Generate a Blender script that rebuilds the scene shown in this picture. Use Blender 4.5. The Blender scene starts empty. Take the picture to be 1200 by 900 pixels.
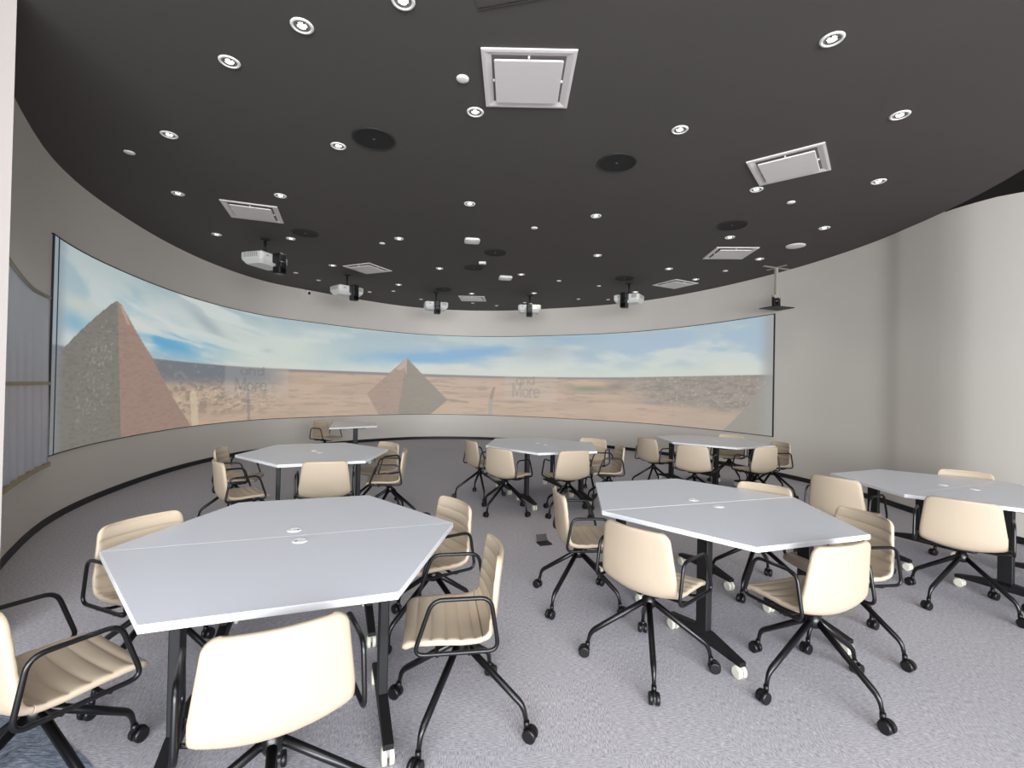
import bpy, math, random
import numpy as np
from mathutils import Vector, Matrix

PI = math.pi
R = math.radians
scene = bpy.context.scene
col = scene.collection
random.seed(7)
rng = np.random.default_rng(7)
HC = 3.803            # ceiling height
DISC = HC             # underside of the round ceiling


# ------------------------------------------------------------------ materials
def srgb(r, g, b):
    f = lambda c: (c / 255 / 12.92) if c / 255 <= 0.04045 else ((c / 255 + 0.055) / 1.055) ** 2.4
    return (f(r), f(g), f(b), 1)


MATS = {}


def mat(name, rgb, rough=0.5, metal=0.0, spec=0.5, bump=None, vary=0.0, vscale=6.0, emit=None):
    m = bpy.data.materials.new(name)
    m.use_nodes = True
    nt = m.node_tree
    b = nt.nodes['Principled BSDF']
    c = srgb(*rgb)
    b.inputs['Base Color'].default_value = c
    b.inputs['Roughness'].default_value = rough
    b.inputs['Metallic'].default_value = metal
    b.inputs['Specular IOR Level'].default_value = spec
    tc = nt.nodes.new('ShaderNodeTexCoord')
    if vary:
        n = nt.nodes.new('ShaderNodeTexNoise')
        n.inputs['Scale'].default_value = vscale
        n.inputs['Detail'].default_value = 4
        nt.links.new(tc.outputs['Object'], n.inputs['Vector'])
        mx = nt.nodes.new('ShaderNodeMix')
        mx.data_type = 'RGBA'
        nt.links.new(n.outputs['Fac'], mx.inputs[0])
        mx.inputs[6].default_value = tuple(v * (1 - vary) for v in c[:3]) + (1,)
        mx.inputs[7].default_value = tuple(min(1, v * (1 + vary)) for v in c[:3]) + (1,)
        nt.links.new(mx.outputs[2], b.inputs['Base Color'])
    if bump:
        n2 = nt.nodes.new('ShaderNodeTexNoise')
        n2.inputs['Scale'].default_value = bump[0]
        n2.inputs['Detail'].default_value = 3
        nt.links.new(tc.outputs['Object'], n2.inputs['Vector'])
        bp = nt.nodes.new('ShaderNodeBump')
        bp.inputs['Strength'].default_value = bump[1]
        bp.inputs['Distance'].default_value = 0.005
        nt.links.new(n2.outputs['Fac'], bp.inputs['Height'])
        nt.links.new(bp.outputs['Normal'], b.inputs['Normal'])
    if emit:
        b.inputs['Emission Color'].default_value = c
        b.inputs['Emission Strength'].default_value = emit
    MATS[name] = m
    return m


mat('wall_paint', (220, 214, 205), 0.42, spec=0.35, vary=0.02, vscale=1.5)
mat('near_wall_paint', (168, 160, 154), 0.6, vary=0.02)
mat('ceiling_black', (84, 80, 78), 0.75, spec=0.25, vary=0.06, vscale=1.2)
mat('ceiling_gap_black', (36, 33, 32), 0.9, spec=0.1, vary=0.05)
mat('baseboard_black', (18, 18, 20), 0.5, vary=0.05)
mat('cream_leather', (190, 174, 152), 0.5, spec=0.4, bump=(420, 0.12), vary=0.03)
mat('black_metal', (13, 13, 15), 0.32, spec=0.5, vary=0.05)
mat('black_matte', (17, 17, 18), 0.55, vary=0.05)
mat('black_plastic', (15, 15, 16), 0.4, vary=0.05)
mat('table_white', (226, 229, 237), 0.3, spec=0.5, vary=0.012, vscale=3)
mat('edge_white', (238, 240, 243), 0.35, vary=0.01)
mat('grommet_white', (245, 245, 245), 0.35, vary=0.01)
mat('grommet_shade', (150, 152, 155), 0.5, vary=0.03)
mat('white_wheel', (226, 222, 205), 0.45, vary=0.03)
mat('steel', (150, 150, 150), 0.3, metal=1.0, vary=0.05)
mat('vent_white', (226, 221, 218), 0.5, vary=0.015)
mat('vent_shade', (120, 116, 112), 0.7, vary=0.05)
mat('ring_white', (240, 240, 236), 0.4, vary=0.01)
mat('reflector', (165, 165, 160), 0.25, metal=0.6, vary=0.05)
mat('lamp_glow', (255, 250, 235), 0.4, emit=2.2, vary=0.01)
mat('sensor_white', (238, 234, 228), 0.5, vary=0.02)
mat('speaker_black', (20, 20, 20), 0.75, bump=(600, 0.4), vary=0.1)
mat('speaker_ring', (36, 35, 34), 0.6, vary=0.05)
mat('projector_white', (222, 222, 216), 0.45, vary=0.02)
mat('projector_grey', (165, 163, 155), 0.6, vary=0.05)
mat('pole_grey', (160, 156, 145), 0.5, vary=0.03)
mat('glass_black', (6, 6, 9), 0.08, spec=0.8, vary=0.02)
mat('film', (205, 209, 220), 0.38, spec=0.4, vary=0.08, vscale=3)
mat('tape', (168, 156, 124), 0.6, vary=0.08)
mat('screen_border', (40, 42, 46), 0.5, vary=0.05)
mat('frame_grey', (70, 72, 75), 0.5, vary=0.03)


def carpet(name, c1, c2, c3, scale=1.0):
    m = bpy.data.materials.new(name)
    m.use_nodes = True
    nt = m.node_tree
    N, L = nt.nodes, nt.links
    b = N['Principled BSDF']
    b.inputs['Roughness'].default_value = 0.95
    b.inputs['Specular IOR Level'].default_value = 0.15
    tc = N.new('ShaderNodeTexCoord')
    # carpet tiles laid quarter-turned: streaks run one way or the other per tile
    ck = N.new('ShaderNodeTexChecker')
    ck.inputs['Scale'].default_value = 2.0
    ck.inputs['Color1'].default_value = (1, 1, 1, 1)
    ck.inputs['Color2'].default_value = (0, 0, 0, 1)
    L.new(tc.outputs['Object'], ck.inputs['Vector'])

    def streak(sx, sy):
        mp = N.new('ShaderNodeMapping')
        mp.inputs['Scale'].default_value = (sx * scale, sy * scale, 1)
        L.new(tc.outputs['Object'], mp.inputs['Vector'])
        n = N.new('ShaderNodeTexNoise')
        n.inputs['Scale'].default_value = 1.0
        n.inputs['Detail'].default_value = 3
        n.inputs['Roughness'].default_value = 0.7
        L.new(mp.outputs['Vector'], n.inputs['Vector'])
        return n
    a, d = streak(150, 22), streak(22, 150)
    mx = N.new('ShaderNodeMix')
    mx.data_type = 'FLOAT'
    L.new(ck.outputs['Fac'], mx.inputs[0])
    L.new(a.outputs['Fac'], mx.inputs[2])
    L.new(d.outputs['Fac'], mx.inputs[3])
    rp = N.new('ShaderNodeValToRGB')
    e = rp.color_ramp.elements
    e[0].position, e[0].color = 0.34, srgb(*c1)
    e[1].position, e[1].color = 0.66, srgb(*c3)
    k = e.new(0.5)
    k.color = srgb(*c2)
    L.new(mx.outputs[0], rp.inputs['Fac'])
    L.new(rp.outputs['Color'], b.inputs['Base Color'])
    bp = N.new('ShaderNodeBump')
    bp.inputs['Strength'].default_value = 0.35
    bp.inputs['Distance'].default_value = 0.004
    L.new(mx.outputs[0], bp.inputs['Height'])
    L.new(bp.outputs['Normal'], b.inputs['Normal'])
    MATS[name] = m
    return m


carpet('carpet_grey', (146, 143, 149), (184, 182, 188), (216, 214, 221), 1.7)
carpet('carpet_blue', (76, 86, 100), (118, 128, 142), (166, 174, 184), 1.0)

m = bpy.data.materials.new('projected_picture')
m.use_nodes = True
nt = m.node_tree
b = nt.nodes['Principled BSDF']
at = nt.nodes.new('ShaderNodeAttribute')
at.attribute_name = 'picture'
b.inputs['Base Color'].default_value = srgb(112, 112, 110)
b.inputs['Roughness'].default_value = 0.7
b.inputs['Specular IOR Level'].default_value = 0.1
nt.links.new(at.outputs['Color'], b.inputs['Emission Color'])
b.inputs['Emission Strength'].default_value = 0.8
PIC_NODE = b
MATS['projected_picture'] = m


# ------------------------------------------------------------------ mesh builder
class MB:
    def __init__(s):
        s.v, s.f, s.sm, s.mi = [], [], [], []
        s.mats = []

    def _mi(s, m):
        if m not in s.mats:
            s.mats.append(m)
        return s.mats.index(m)

    def add(s, vs, fs, m, smooth=False):
        o = len(s.v)
        i = s._mi(m)
        s.v += [tuple(p) for p in vs]
        for f in fs:
            s.f.append([k + o for k in f])
            s.sm.append(smooth)
            s.mi.append(i)
        return s

    def box(s, c, d, m, rz=0.0, bev=0.0):
        if bev:
            return s.rbox(c, d, m, bev, rz)
        x, y, z = d[0] / 2, d[1] / 2, d[2] / 2
        vs = [(sx * x, sy * y, sz * z) for sz in (-1, 1) for sx, sy in ((-1, -1), (1, -1), (1, 1), (-1, 1))]
        cs, sn = math.cos(rz), math.sin(rz)
        vs = [(c[0] + cs * a - sn * b_, c[1] + sn * a + cs * b_, c[2] + e) for a, b_, e in vs]
        return s.add(vs, [(3, 2, 1, 0), (4, 5, 6, 7), (0, 1, 5, 4), (1, 2, 6, 5), (2, 3, 7, 6), (3, 0, 4, 7)], m)

    def rbox(s, c, d, m, r, rz=0.0, n=4):
        # box with rounded vertical corners and chamfered top / bottom
        x, y, z = d[0] / 2, d[1] / 2, d[2] / 2
        cs, sn = math.cos(rz), math.sin(rz)
        ring = []
        for k, (sx, sy) in enumerate(((1, 1), (-1, 1), (-1, -1), (1, -1))):
            for j in range(n + 1):
                a = k * PI / 2 + j * PI / 2 / n
                ring.append((sx * (x - r), sy * (y - r), math.cos(a), math.sin(a)))
        ch = min(r, z) * 0.5
        lv = [(-z, r - ch), (-z + ch, r), (z - ch, r), (z, r - ch)]
        vs = []
        for zz, rr in lv:
            for bx, by, ca, sa in ring:
                a, b_ = bx + ca * rr, by + sa * rr
                vs.append((c[0] + cs * a - sn * b_, c[1] + sn * a + cs * b_, c[2] + zz))
        N = len(ring)
        fs = []
        for i in range(3):
            for j in range(N):
                k = (j + 1) % N
                fs.append((i * N + j, i * N + k, (i + 1) * N + k, (i + 1) * N + j))
        fs.append(tuple(range(N - 1, -1, -1)))
        fs.append(tuple(3 * N + j for j in range(N)))
        return s.add(vs, fs, m, False)

    def lathe(s, prof, m, n=24, o=(0, 0, 0), axis='z', capb=True, capt=True, smooth=True):
        vs = []
        for r, z in prof:
            for j in range(n):
                a = 2 * PI * j / n
                p = (r * math.cos(a), r * math.sin(a), z)
                if axis == 'y':
                    p = (p[0], z, p[1])
                elif axis == 'x':
                    p = (z, p[0], p[1])
                vs.append((o[0] + p[0], o[1] + p[1], o[2] + p[2]))
        fs = []
        for i in range(len(prof) - 1):
            for j in range(n):
                k = (j + 1) % n
                fs.append((i * n + j, i * n + k, (i + 1) * n + k, (i + 1) * n + j))
        s.add(vs, fs, m, smooth)
        caps = []
        if capb:
            caps.append(tuple(range(n - 1, -1, -1)))
        if capt:
            caps.append(tuple((len(prof) - 1) * n + j for j in range(n)))
        if caps:
            o_ = len(s.v) - len(vs)
            i = s._mi(m)
            for f in caps:
                s.f.append([k + o_ for k in f])
                s.sm.append(False)
                s.mi.append(i)
        return s

    def tube(s, pts, rad, m, n=10, closed=False):
        pts = [Vector(p) for p in pts]
        L = len(pts)
        rads = rad if isinstance(rad, (list, tuple)) else [rad] * L
        vs, fs = [], []
        up = None
        for i in range(L):
            a = pts[i - 1] if (i or closed) else pts[i]
            b_ = pts[(i + 1) % L] if (i < L - 1 or closed) else pts[i]
            t = (b_ - a).normalized()
            if up is None:
                up = Vector((0, 0, 1)) if abs(t.z) < 0.9 else Vector((1, 0, 0))
            side = t.cross(up).normalized()
            up = side.cross(t).normalized()
            for j in range(n):
                an = 2 * PI * j / n
                vs.append(pts[i] + rads[i] * (math.cos(an) * side + math.sin(an) * up))
        rngs = range(L) if closed else range(L - 1)
        for i in rngs:
            i2 = (i + 1) % L
            for j in range(n):
                k = (j + 1) % n
                fs.append((i * n + k, i * n + j, i2 * n + j, i2 * n + k))
        if not closed:
            fs.append(tuple(range(n)))
            fs.append(tuple((L - 1) * n + j for j in range(n - 1, -1, -1)))
        return s.add(vs, fs, m, True)

    def prism(s, poly, z0, z1, m):
        n = len(poly)
        vs = [(x, y, z0) for x, y in poly] + [(x, y, z1) for x, y in poly]
        fs = [tuple(range(n - 1, -1, -1)), tuple(range(n, 2 * n))]
        fs += [(j, (j + 1) % n, n + (j + 1) % n, n + j) for j in range(n)]
        return s.add(vs, fs, m)

    def sweep_prism(s, prof, axis_pts, m):
        raise NotImplementedError

    def build(s, name, parent=None):
        me = bpy.data.meshes.new(name)
        me.from_pydata(s.v, [], s.f)
        for k in s.mats:
            me.materials.append(MATS[k])
        me.polygons.foreach_set('material_index', s.mi)
        me.polygons.foreach_set('use_smooth', s.sm)
        me.update()
        o = bpy.data.objects.new(name, me)
        col.objects.link(o)
        if parent is not None:
            o.parent = parent
        return o


def fillet(pts, r, n=5, closed=False):
    """round the corners of a polyline"""
    pts = [Vector(p) for p in pts]
    out = []
    L = len(pts)
    for i, p in enumerate(pts):
        if not closed and i in (0, L - 1):
            out.append(p)
            continue
        a = (pts[i - 1] - p)
        c = (pts[(i + 1) % L] - p)
        ra = min(r, a.length * 0.45, c.length * 0.45)
        p0, p1 = p + a.normalized() * ra, p + c.normalized() * ra
        for k in range(n + 1):
            t = k / n
            out.append((1 - t) ** 2 * p0 + 2 * t * (1 - t) * p + t * t * p1)
    return out


def empty(name, loc, rz=0.0):
    o = bpy.data.objects.new(name, None)
    col.objects.link(o)
    o.location = loc
    o.rotation_euler = (0, 0, rz)
    return o


def tag(o, label, cat, group=None):
    o['label'] = label
    o['category'] = cat
    if group:
        o['group'] = group
    return o


def struct(o):
    o['kind'] = 'structure'
    return o


def copy_tree(o, parent=None):
    c = o.copy()
    col.objects.link(c)
    if parent is not None:
        c.parent = parent
    for ch in o.children:
        copy_tree(ch, c)
    return c


# ------------------------------------------------------------------ the oval room
KN = [(-2.0, 1.55), (-3.27, 2.744), (-4.794, 4.869), (-5.493, 6.756), (-5.791, 8.695), (-5.593, 10.422), (-4.862, 11.579),
      (-3.959, 12.686), (-2.861, 13.59), (-1.575, 13.947), (-0.242, 13.843), (1.037, 13.339), (2.221, 12.739),
      (3.265, 11.907), (4.091, 10.783), (4.703, 9.549), (5.117, 8.296), (5.305, 7.012), (5.245, 5.703), (5.02, 4.65),
      (4.6, 3.6), (3.8, 2.4)]


def catmull(P, n):
    out = []
    P = [np.array(p, float) for p in P]
    for i in range(len(P) - 1):
        p0, p1, p2, p3 = P[max(i - 1, 0)], P[i], P[i + 1], P[min(i + 2, len(P) - 1)]
        for k in range(n):
            u = k / n
            out.append(p1 + .5 * u * (p2 - p0 + u * (2 * p0 - 5 * p1 + 4 * p2 - p3 + u * (3 * (p1 - p2) + p3 - p0))))
    out.append(P[-1])
    return np.array(out)


DISC_CURVE = catmull(KN, 8)
WALL_KN = [(-3.3, 2.78)] + KN[2:17] + [(5.32, 7.012), (5.30, 6.45), (5.28, 5.98), (5.275, 5.75), (5.29, 5.5), (5.34, 5.235), (5.40, 4.98), (5.50, 4.6), (5.65, 4.1), (6.0, 3.4), (6.7, 2.7)]
WALL_CURVE = catmull(WALL_KN, 8)
WALL_AZ = np.degrees(np.arctan2(WALL_CURVE[:, 0], WALL_CURVE[:, 1]))
WALL_R = np.hypot(WALL_CURVE[:, 0], WALL_CURVE[:, 1])


def wall_pt(azd, off=0.0):
    """point on the curved wall at azimuth (degrees), moved off towards the room"""
    r = np.interp(azd, WALL_AZ, WALL_R)
    e = 0.05
    f = lambda a: np.array([np.interp(a, WALL_AZ, WALL_R) * math.sin(R(a)), np.interp(a, WALL_AZ, WALL_R) * math.cos(R(a))])
    p, t = f(azd), f(azd + e) - f(azd - e)
    t /= np.hypot(*t)
    nrm = np.array([t[1], -t[0]])          # towards the room
    return p + nrm * off, nrm, t


def ribbon(curve, z0, z1, m, thick, name):
    """upright band along a plan curve; room side on the curve, back side moved outwards"""
    c = np.asarray(curve)
    t = np.gradient(c, axis=0)
    t /= np.hypot(t[:, 0], t[:, 1])[:, None]
    nrm = np.stack([t[:, 1], -t[:, 0]], 1)  # towards the room (curve runs left to right)
    b2 = c - nrm * thick
    n = len(c)
    vs = [(x, y, z0) for x, y in c] + [(x, y, z1) for x, y in c] + [(x, y, z0) for x, y in b2] + [(x, y, z1) for x, y in b2]
    mb = MB()
    fs = [(j, j + 1, n + j + 1, n + j) for j in range(n - 1)]
    fs += [(2 * n + j + 1, 2 * n + j, 3 * n + j, 3 * n + j + 1) for j in range(n - 1)]
    mb.add(vs, fs, m, True)
    mb.add(vs, [(n + j, n + j + 1, 3 * n + j + 1, 3 * n + j) for j in range(n - 1)] +
           [(j + 1, j, 2 * n + j, 2 * n + j + 1) for j in range(n - 1)] +
           [(0, n, 3 * n, 2 * n), (n - 1, 3 * n - 1, 4 * n - 1, 2 * n - 1)], m, False)
    return struct(mb.build(name))


# floor
mb = MB()
mb.box((0.5, 4.0, -0.1), (18, 24, 0.2), 'carpet_grey')
struct(mb.build('floor'))
patch = catmull([(-3.4, 2.42), (-2.6, 2.27), (-2.23, 2.18), (-1.98, 2.08), (-1.79, 1.975), (-1.62, 1.875), (-1.42, 1.7), (-1.22, 1.4), (-1.1, 0.9)], 5)
poly = [tuple(p) for p in patch] + [(-1.1, -1.0), (-3.4, -1.0)]
MB().prism(poly[::-1], 0.0002, 0.0022, 'carpet_blue').build('floor_inlay')
struct(bpy.data.objects['floor_inlay'])

ribbon(WALL_CURVE, 0, HC + 0.03, 'wall_paint', 0.12, 'wall_curved')
bb = []
for p in np.arange(0, len(WALL_CURVE)):
    bb.append(WALL_CURVE[p])
bbc = np.array(bb)
t = np.gradient(bbc, axis=0)
t /= np.hypot(t[:, 0], t[:, 1])[:, None]
bbc = bbc + np.stack([t[:, 1], -t[:, 0]], 1) * 0.012
ribbon(bbc, 0.0, 0.075, 'baseboard_black', 0.011, 'baseboard_curved')

# round ceiling: disc outline closed behind the camera
back = catmull([tuple(DISC_CURVE[-1]), (2.6, 0.6), (0.4, -0.6), (-1.4, 0.2), tuple(DISC_CURVE[0])], 8)
disc = [tuple(p) for p in DISC_CURVE] + [tuple(p) for p in back[1:-1]]
cx_ = sum(p[0] for p in disc) / len(disc)
# spread a little past the wall line so that no gap shows
n = len(disc)
mb = MB()
vs = [(x, y, DISC) for x, y in disc] + [(x, y, DISC + 0.028) for x, y in disc] + [(cx_, 7.0, DISC), (cx_, 7.0, DISC + 0.028)]
fs = [(j, (j + 1) % n, 2 * n) for j in range(n)] + [((j + 1) % n, j, n + j, n + (j + 1) % n) for j in range(n)]
fs += [(n + (j + 1) % n, n + j, 2 * n + 1) for j in range(n)]
mb.add(vs, fs, 'ceiling_black')
struct(mb.build('ceiling'))
MB().box((0.5, 4.0, HC + 0.031 + 0.1), (18, 24, 0.2), 'ceiling_gap_black').build('ceiling_outer')
struct(bpy.data.objects['ceiling_outer'])

# dark sloping bulkhead where the right wall leaves the round ceiling
inn = [(5.272, 5.78), (5.235, 5.55), (5.175, 5.25), (5.10, 4.93), (4.99, 4.55), (4.78, 4.0), (4.45, 3.3), (3.9, 2.5)]
out_ = [(5.29, 5.78, 3.802), (5.30, 5.5, 3.783), (5.35, 5.235, 3.765), (5.41, 4.98, 3.722), (5.51, 4.6, 3.68), (5.68, 4.08, 3.66), (6.03, 3.4, 3.65), (6.75, 2.66, 3.65)]
nb = len(inn)
mb = MB()
vs = [(x, y, HC - .001) for x, y in inn] + out_ + [(x, y, HC + .026) for x, y in inn] + [(x, y, HC + .026) for x, y, z in out_]
fs = [(j + 1, j, nb + j, nb + j + 1) for j in range(nb - 1)] + [(2 * nb + j, 2 * nb + j + 1, 3 * nb + j + 1, 3 * nb + j) for j in range(nb - 1)]
fs += [(j, j + 1, 2 * nb + j + 1, 2 * nb + j) for j in range(nb - 1)]
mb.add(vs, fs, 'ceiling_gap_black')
struct(mb.build('ceiling_bulkhead'))

# near wall end at the left edge of the view
px_, py_ = -2.95, 2.95 / math.tan(R(46.98))
mb = MB()
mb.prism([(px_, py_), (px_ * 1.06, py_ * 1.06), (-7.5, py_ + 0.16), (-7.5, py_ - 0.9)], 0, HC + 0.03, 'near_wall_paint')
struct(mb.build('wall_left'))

# wall with the wide window behind the camera
mb = MB()
mb.box((0.5, -7.55, 0.1), (18, 0.25, 0.2), 'near_wall_paint')
mb.box((0.5, -7.55, 3.62), (18, 0.25, 0.42), 'near_wall_paint')
mb.box((-7.6, -7.55, 1.8), (1.8, 0.25, 3.25), 'near_wall_paint')
mb.box((8.6, -7.55, 1.8), (1.8, 0.25, 3.25), 'near_wall_paint')
struct(mb.build('wall_back'))
mb = MB()
for k in range(8):
    mb.box((-6.7 + k * 14.4 / 7, -7.55, 1.805), (0.07, 0.12, 3.21), 'frame_grey')
mb.box((0.5, -7.55, 0.235), (14.4, 0.12, 0.07), 'frame_grey')
mb.box((0.5, -7.55, 3.375), (14.4, 0.12, 0.07), 'frame_grey')
struct(mb.build('window_1'))
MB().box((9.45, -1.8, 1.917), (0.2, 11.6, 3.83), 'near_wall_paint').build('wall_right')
struct(bpy.data.objects['wall_right'])

# ------------------------------------------------------------------ projected picture on the curved wall


def vnoise(x, y, seed=0):
    xi, yi = np.floor(x).astype(int), np.floor(y).astype(int)
    fx, fy = x - xi, y - yi
    fx, fy = fx * fx * (3 - 2 * fx), fy * fy * (3 - 2 * fy)

    def h(i, j):
        v = (i * 374761393 + j * 668265263 + seed * 1442695041) & 0xFFFFFFFF
        v = ((v ^ (v >> 13)) * 1274126177) & 0xFFFFFFFF
        return ((v ^ (v >> 16)) & 0xFFFF) / 65535.0
    return (h(xi, yi) * (1 - fx) + h(xi + 1, yi) * fx) * (1 - fy) + (h(xi, yi + 1) * (1 - fx) + h(xi + 1, yi + 1) * fx) * fy


def fbm(x, y, o=4, seed=0):
    s, a, t = 0, 0.5, 0
    for k in range(o):
        s = s + a * vnoise(x * 2 ** k, y * 2 ** k, seed + k)
        t += a
        a *= 0.5
    return s / t


def sstep(a, b_, x):
    t = np.clip((x - a) / (b_ - a), 0, 1)
    return t * t * (3 - 2 * t)


def inpoly(x, y, poly):
    ins = np.zeros(x.shape, bool)
    n = len(poly)
    for i in range(n):
        (x1, y1), (x2, y2) = poly[i], poly[(i + 1) % n]
        if y1 == y2:
            continue
        c = ((y1 > y) != (y2 > y)) & (x < (x2 - x1) * (y - y1) / (y2 - y1) + x1)
        ins ^= c
    return ins


def segdist(x, y, x1, y1, x2, y2):
    dx, dy = x2 - x1, y2 - y1
    t = np.clip(((x - x1) * dx + (y - y1) * dy) / (dx * dx + dy * dy + 1e-9), 0, 1)
    return np.hypot(x - x1 - t * dx, y - y1 - t * dy)


def strokes(word):
    """thin sans letters as polylines in a unit box (x advance returned)"""
    def arc(cx, cy, rx, ry, a0, a1, n=14):
        return [(cx + rx * math.cos(R(a0 + (a1 - a0) * i / n)), cy + ry * math.sin(R(a0 + (a1 - a0) * i / n))) for i in range(n + 1)]
    G = {
        'a': ([arc(.3, .3, .26, .3, 0, 360), [(.56, .6), (.56, 0)]], .72),
        'n': ([[(.06, 0), (.06, .6)], arc(.3, .34, .24, .26, 180, 0) + [(.54, 0)]], .7),
        'd': ([arc(.3, .3, .26, .3, 0, 360), [(.56, 1), (.56, 0)]], .72),
        'M': ([[(.06, 0), (.06, 1), (.46, .1), (.86, 1), (.86, 0)]], 1.02),
        'o': ([arc(.3, .3, .26, .3, 0, 360)], .68),
        'r': ([[(.06, 0), (.06, .6)], arc(.28, .36, .22, .24, 180, 60)], .46),
        'e': ([[(.05, .32), (.55, .32)] + arc(.3, .3, .26, .3, 5, 315)], .66),
    }
    x, out = 0, []
    for ch in word:
        ls, adv = G[ch]
        for l in ls:
            out.append([(a + x, b_) for a, b_ in l])
        x += adv
    return out, x


def picture(X, V):
    """colour (sRGB 0..255) of the projected panorama; X runs along the screen 57..907, V from bottom 0 to top 1"""
    def mixc(c, k, col_):
        return c * (1 - k[..., None]) + np.array(col_, float) * k[..., None]
    one = np.ones(X.shape)
    S = np.where(X < 400, 1 - 0.55 * sstep(400, 60, X), 1.0)   # picture is drawn larger towards the left end
    u = X / 60.0
    # --- sky
    c = np.array([168, 190, 200], float) * one[..., None]
    cl = fbm(u * 0.9 + V * 1.6, V * 5.5 - u * 0.15, 5, 3)
    c = mixc(c, sstep(.42, .66, cl), (205, 214, 212))
    c = mixc(c, sstep(.80, 1.0, V) * 0.45, (158, 182, 186))
    blue = np.exp(-((X - 190) / 62) ** 2 - ((V - .67 + (X - 190) * .0006) / .10) ** 2)
    c = mixc(c, np.clip(blue * 1.7, 0, 1) * sstep(.80, .50, cl + .05), (84, 166, 212))
    c = mixc(c, np.exp(-((X - 85) / 16) ** 2 - ((V - .64) / .05) ** 2) * .7, (120, 178, 205))
    bl2 = np.exp(-((X - 510 - (V - .72) * 350) / 85) ** 2 - ((V - .73 - (X - 510) * .0012) / .085) ** 2)
    c = mixc(c, np.clip(bl2 * 1.2, 0, 1) * sstep(.85, .45, cl), (124, 172, 212))
    c = mixc(c, np.exp(-((X - 478) / 50) ** 2 - ((V - .70) / .05) ** 2) * .6, (120, 176, 208))
    c = mixc(c, sstep(640, 760, X) * sstep(.60, .78, V) * .6 * sstep(.7, .4, cl), (162, 188, 214))
    # dark cloud streaks
    c = mixc(c, np.exp(-((X - 245) / 26) ** 2 - ((V - .80 + (X - 245) * .0042) / .06) ** 2) * .75, (140, 158, 172))
    c = mixc(c, np.exp(-((X - 635) / 40) ** 2 - ((V - .80) / .13) ** 2) * .7, (166, 178, 186))
    # bright cream cloud banks towards the horizon
    bank = sstep(.72, .52, V + .12 * (fbm(u * 1.6, V * 6, 4, 9) - .5)) * sstep(215, 300, X)
    c = mixc(c, bank * .85, (214, 220, 208))
    bank2 = np.exp(-((X - 320) / 75) ** 2 - ((V - .70) / .17) ** 2)
    c = mixc(c, np.clip(bank2 * 1.1, 0, 1) * .85, (212, 220, 208))
    wisp = sstep(.50, .62, fbm(u * 1.3 + V * 7, V * 15 + u * .6, 4, 21)) * sstep(120, 160, X) * sstep(330, 270, X)
    c = mixc(c, wisp * .75, (214, 222, 218))
    c = mixc(c, np.exp(-((X - 88) / 26) ** 2 - ((V - .73) / .05) ** 2) * .8, (210, 215, 200))
    c = mixc(c, np.exp(-((X - 78) / 12) ** 2 - ((V - .55) / .04) ** 2) * .8, (214, 220, 216))
    c = mixc(c, np.exp(-((X - 154) / 4) ** 2 - ((V - .63) / .012) ** 2) * .8, (206, 218, 205))
    c = mixc(c, np.exp(-((X - 173) / 9) ** 2 - ((V - .59) / .012) ** 2) * .8, (210, 220, 214))
    # small dark birds-like smudge
    c = mixc(c, np.exp(-((X - 312) / 7) ** 2 - ((V - .665) / .02) ** 2) * .35, (150, 165, 170))
    # --- ground
    hz = .5 + .006 * np.sin(u)
    g = np.array([196, 169, 147], float) * one[..., None]
    gn = fbm(u * 1.5 + 5, V * 22, 5, 31)
    c2 = mixc(g, sstep(.40, .70, gn) * .5, (174, 148, 128))
    c2 = mixc(c2, sstep(.56, .74, fbm(u * 3.5, V * 46, 4, 41)) * .5, (146, 130, 112))
    c2 = mixc(c2, sstep(.2, .05, V) * .4, (196, 170, 146))
    # village to the left and city to the right
    vil = sstep(345, 300, X) * sstep(.42, .36, V) * sstep(.04, .14, V)
    c2 = mixc(c2, vil * sstep(.48, .64, fbm(X / 5., V * 60, 3, 51)) * .6, (130, 118, 104))
    c2 = mixc(c2, vil * sstep(.60, .74, fbm(X / 4., V * 40, 3, 52)) * .8, (206, 190, 166))
    far = sstep(.30, .42, V + .04 * fbm(X / 30., V * 4, 3, 15)) * sstep(350, 300, X)
    c2 = mixc(c2, far, (108, 113, 121))
    c2 = mixc(c2, far * sstep(.62, .75, fbm(X / 6., V * 40, 3, 53)) * .5, (150, 152, 150))
    far2 = sstep(.462, .482, V) * sstep(290, 350, X)
    c2 = mixc(c2, far2 * .85, (126, 120, 126))
    city = sstep(705, 790, X + 120 * (V - .3)) * sstep(.14, .26, V + (X - 800) * .0004)
    c2 = mixc(c2, city * .85, (146, 136, 126))
    c2 = mixc(c2, city * sstep(.48, .64, fbm(X / 9., V * 50, 4, 61)) * .5, (112, 110, 102))
    c2 = mixc(c2, city * sstep(.64, .74, fbm(X / 2.2, V * 80, 3, 62)) * .55, (202, 194, 182))
    c2 = mixc(c2, np.exp(-((X - 690) / 26) ** 2 - ((V - .36) / .035) ** 2) * .8, (116, 126, 100))
    c2 = mixc(c2, np.exp(-((X - 722) / 12) ** 2 - ((V - .40) / .05) ** 2) * .7, (118, 112, 108))
    c2 = mixc(c2, np.exp(-((X - 694) / 22) ** 2 - ((V - .425) / .016) ** 2) * .8, (204, 170, 130))
    c2 = mixc(c2, sstep(760, 820, X) * sstep(.22, .10, V) * .6, (176, 160, 146))
    c2 = mixc(c2, np.exp(-((X - 765) / 14) ** 2 - ((V - .22) / .018) ** 2) * .7, (138, 136, 134))
    # roads
    c2 = mixc(c2, (segdist(X, V * 160, 575, 0, 576, 34) < 2.6) * .7, (160, 152, 142))
    c2 = mixc(c2, (segdist(X, V * 160, 576, 34, 579, 56) < 1.8) * .7, (140, 122, 104))
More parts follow.
